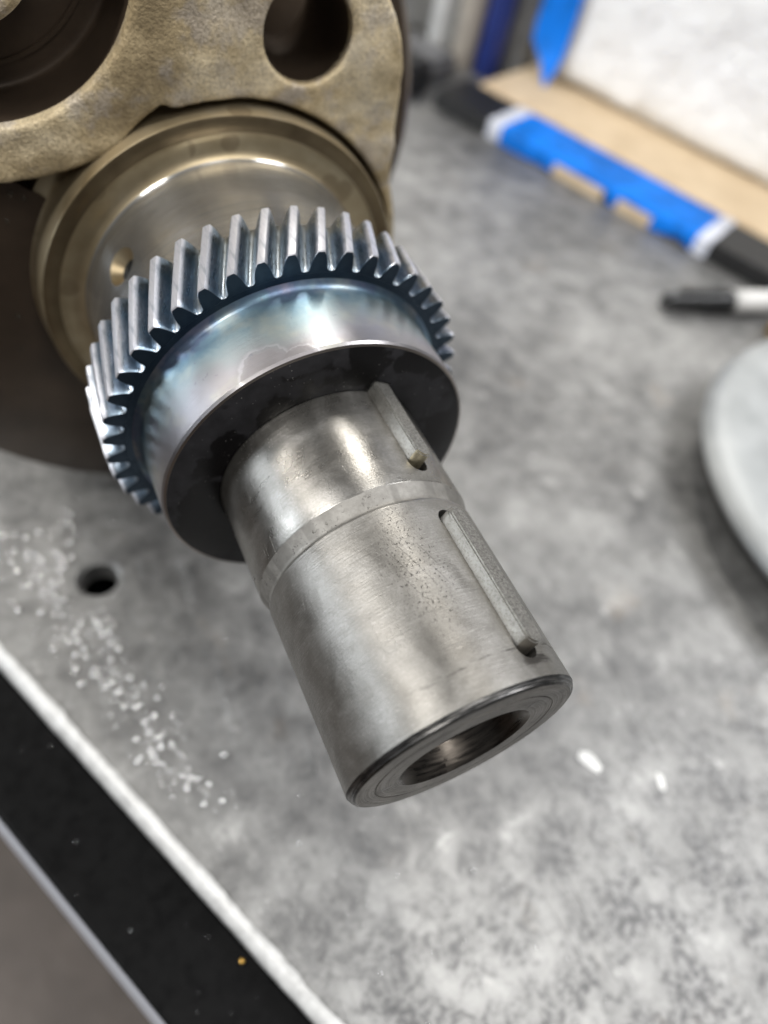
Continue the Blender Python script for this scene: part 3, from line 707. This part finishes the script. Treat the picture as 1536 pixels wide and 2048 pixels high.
# second strip of tape hanging down the block's corner, torn to a point
def hang():
    vs, fs = [], []; n = 46; W_ = 4
    for i in range(n + 1):
        z_ = .62 + (20 - .62) * i / n
        wid = 1.30
        a0 = -13.28; a1 = a0 + wid
        if z_ < 1.5: f = min(1, (1.5 - z_) / .85); a0 += 1.25 * f
        for k in range(W_ + 1):
            t = a0 + (a1 - a0) * k / W_; d = 23.36 + .03 * noise.noise((t, z_*.6, 0)) - (max(0, 1.5 - z_) ** 2) * .9
            vs.append((*TD(t, d), z_))
    for i in range(n):
        for k in range(W_): fs.append([i*(W_+1)+k, i*(W_+1)+k+1, (i+1)*(W_+1)+k+1, (i+1)*(W_+1)+k])
    me = mesh("hang", vs, fs); me = evalmods(me, [('SOLIDIFY', dict(thickness=.03*u, offset=0))]); me.materials.clear(); return me
place("blue_tape", hang(), M_blue, "upright blue tape strip torn to a point at the white block's left corner", "tape", px(-12.5, 23.4, .62))

# upright stock standing at the far left of the white block
def post(t, d, w_, dp, h, mt, label, cat, name, z0=0): return place(name, bx(t - w_/2, t + w_/2, d, d + dp, z0, h, .12), mt, label, cat, px(t, d + dp/2, z0))
def paint(name, c, r=.5):
    m = MT(name); P = m.coord(); n = m.noise(P, .8, 4); return m.out(m.mix(m.rng(n, .4, .7), c, tuple(q*.7 for q in c)), r)
post(-16.6, 23.6, 6.2, 1.0, 16, paint("grey_cabinet_paint", (.27, .27, .265)), "grey cabinet side behind the upright tubes", "cabinet", "cabinet")
def tube(t, d, r, h, mt, label, name="upright_tube", cat="tube"):
    me = lathe_z(name, [(0, r*.8), (0, r), (h, r), (h, r*.8)], 40, 30, closed=True); me.transform(Matrix.Translation(Vector(px(t, d, 0)) * u)); me.update()
    return place(name, me, mt, label, cat, px(t, d, 0), "uprights beside the white block")
tube(-16.35, 22.55, .36, 16, paint("white_tube_plastic", (.62, .62, .61), .35), "white upright tube, leftmost in front of the grey cabinet")
tube(-15.35, 22.8, .45, 16, paint("beige_tube", (.40, .36, .31), .4), "beige upright tube between the white and the navy ones")
tube(-14.45, 23.0, .42, 16, paint("navy_tube", (.014, .03, .17), .35), "navy blue upright tube nearest the blue tape")
tube(-19.1, 21.6, .5, 16, paint("dark_post_paint", (.03, .026, .032), .5), "dark upright post half hidden behind the forged arm", "upright_post", "post")
# dark clamp block on the plate
cb = bx(-17.2, -14.35, 18.35, 19.7, 0, 1.0, .12); place("clamp_block", cb, black("dark_clamp_iron", .018, .45), "low dark iron block left of the black bar's end", "clamp block", px(-15.7, 19, 0))
cb = bx(-16.9, -14.7, 20.1, 21.6, 0, .7, .15); place("clamp_block", cb, paint("grey_clamp_iron", (.15, .15, .155)), "low grey iron block just behind the dark one", "clamp block", px(-15.7, 20.8, 0))

# marker pen
p0 = Vector((11.72, 8.62, .28)); p1 = Vector((16.6, 7.55, .30)); dr = (p1 - p0).normalized(); LN = (p1 - p0).length
pen = empty("marker_pen", p0, "marker pen with black cap and white barrel lying near the grey disc", "marker")
def penpart(name, prof, mt):
    me = lathe(name, prof, 48, 30); me.transform(Vector((0, 1, 0)).rotation_difference(dr).to_matrix().to_4x4()); me.update(); return link(name, me, mt, pen)
penpart("cap", [(0, 0), (0, .17), (.05, .205), (.6, .225), (1.86, .27), (1.9, .275), (1.94, .25), (1.94, 0)], black("black_cap_plastic", .012, .3))
penpart("barrel", [(1.92, .2), (1.93, .268), (2.0, .285), (6.0, .285), (6.05, .2), (6.05, 0)], paint("white_barrel_plastic", (.72, .71, .69), .3))
clip = prism("clip", [(-.05, .25), (.05, .25), (.05, .33), (-.05, .33)], .3, 1.8, 'y', .01); clip.transform(Vector((0, 1, 0)).rotation_difference(dr).to_matrix().to_4x4())
link("clip", clip, bpy.data.materials["black_cap_plastic"], pen)

# large grey disc casting lying on the plate
md = MT("cast_aluminium_skin"); P = md.coord(); nd_ = md.noise(P, 1.3, 4)
M_disc = md.out(md.ramp(nd_, [(.3, (.33, .345, .35)), (.7, (.44, .455, .46))]), md.rng(nd_, .3, .7, .42, .55), .45, md.noise(P, 12, 4), .0004, .5)
dsc = empty("machined_disc", (12.75, 1.2, 0), "pale grey metal disc with rounded rim at the right edge, lying near the marker", "disc")
pr_ = [(0, 0), (0, 3.9), (.20, 4.1), (.52, 4.60), (.66, 4.93), (.80, 5.02), (.96, 4.97), (1.08, 4.80), (1.15, 4.5), (1.13, 4.0), (1.06, 3.5), (1.02, 3.1), (1.10, 2.8), (1.28, 2.5), (1.34, 2.2), (1.34, .9), (1.0, .85), (1.0, 0)]
me = lathe_z("disc", pr_, 160, 40); link("disc_body", me, M_disc, dsc)
# small brass plug between marker and disc
bp = lathe_z("plug", [(0, 0), (0, .2), (.25, .2), (.25, .14), (.55, .14), (.6, .1), (.6, 0)], 6, 20)
bp.transform(Matrix.Translation(Vector((14.35, 7.15, 0)) * u)); place("brass_plug", bp, MT("brass").out((.62, .38, .10), .3, 1.0), "small brass plug between the marker and the grey disc", "plug", (14.35, 7.15, 0))

# flat white flakes added for soft glints on the plate right of the nose
M_flake = MT("white_glint_flake").out((.86, .86, .84), .5)
def flake(cx, cy, rx, ry, a, label):
    pts = []
    for k in range(14):
        q = 2*PI*k/14; r_ = 1 + .45*noise.noise((math.cos(q)*1.5 + cx, math.sin(q)*1.5, 0)); x_, y_ = rx*r_*math.cos(q), ry*r_*math.sin(q)
        pts.append((x_*math.cos(a) - y_*math.sin(a), x_*math.sin(a) + y_*math.cos(a)))
    me = prism("flake", pts, .004, .022); o = link("glint_flake", me, M_flake); o.location = (cx*u, cy*u, 0); tag(o, label, "flake", "white glints modelled as flakes on the plate")
flake(3.40, .04, .10, .19, .5, "larger white glint modelled as a flake on the plate, nearest the nose end")
flake(4.22, -.60, .045, .13, -.3, "thin smaller white glint modelled as a flake, further right of the nose end")
br = bmesh.new(); bmesh.ops.create_icosphere(br, subdivisions=2, radius=.035*u); bmm = bpy.data.meshes.new("chip"); br.to_mesh(bmm); br.free()
o = link("brass_chip", bmm, bpy.data.materials["brass"]); o.location = Vector(px(-1.16, -.20, -.40)) * u; tag(o, "tiny brass chip resting on the black rail beside the plate edge", "chip")
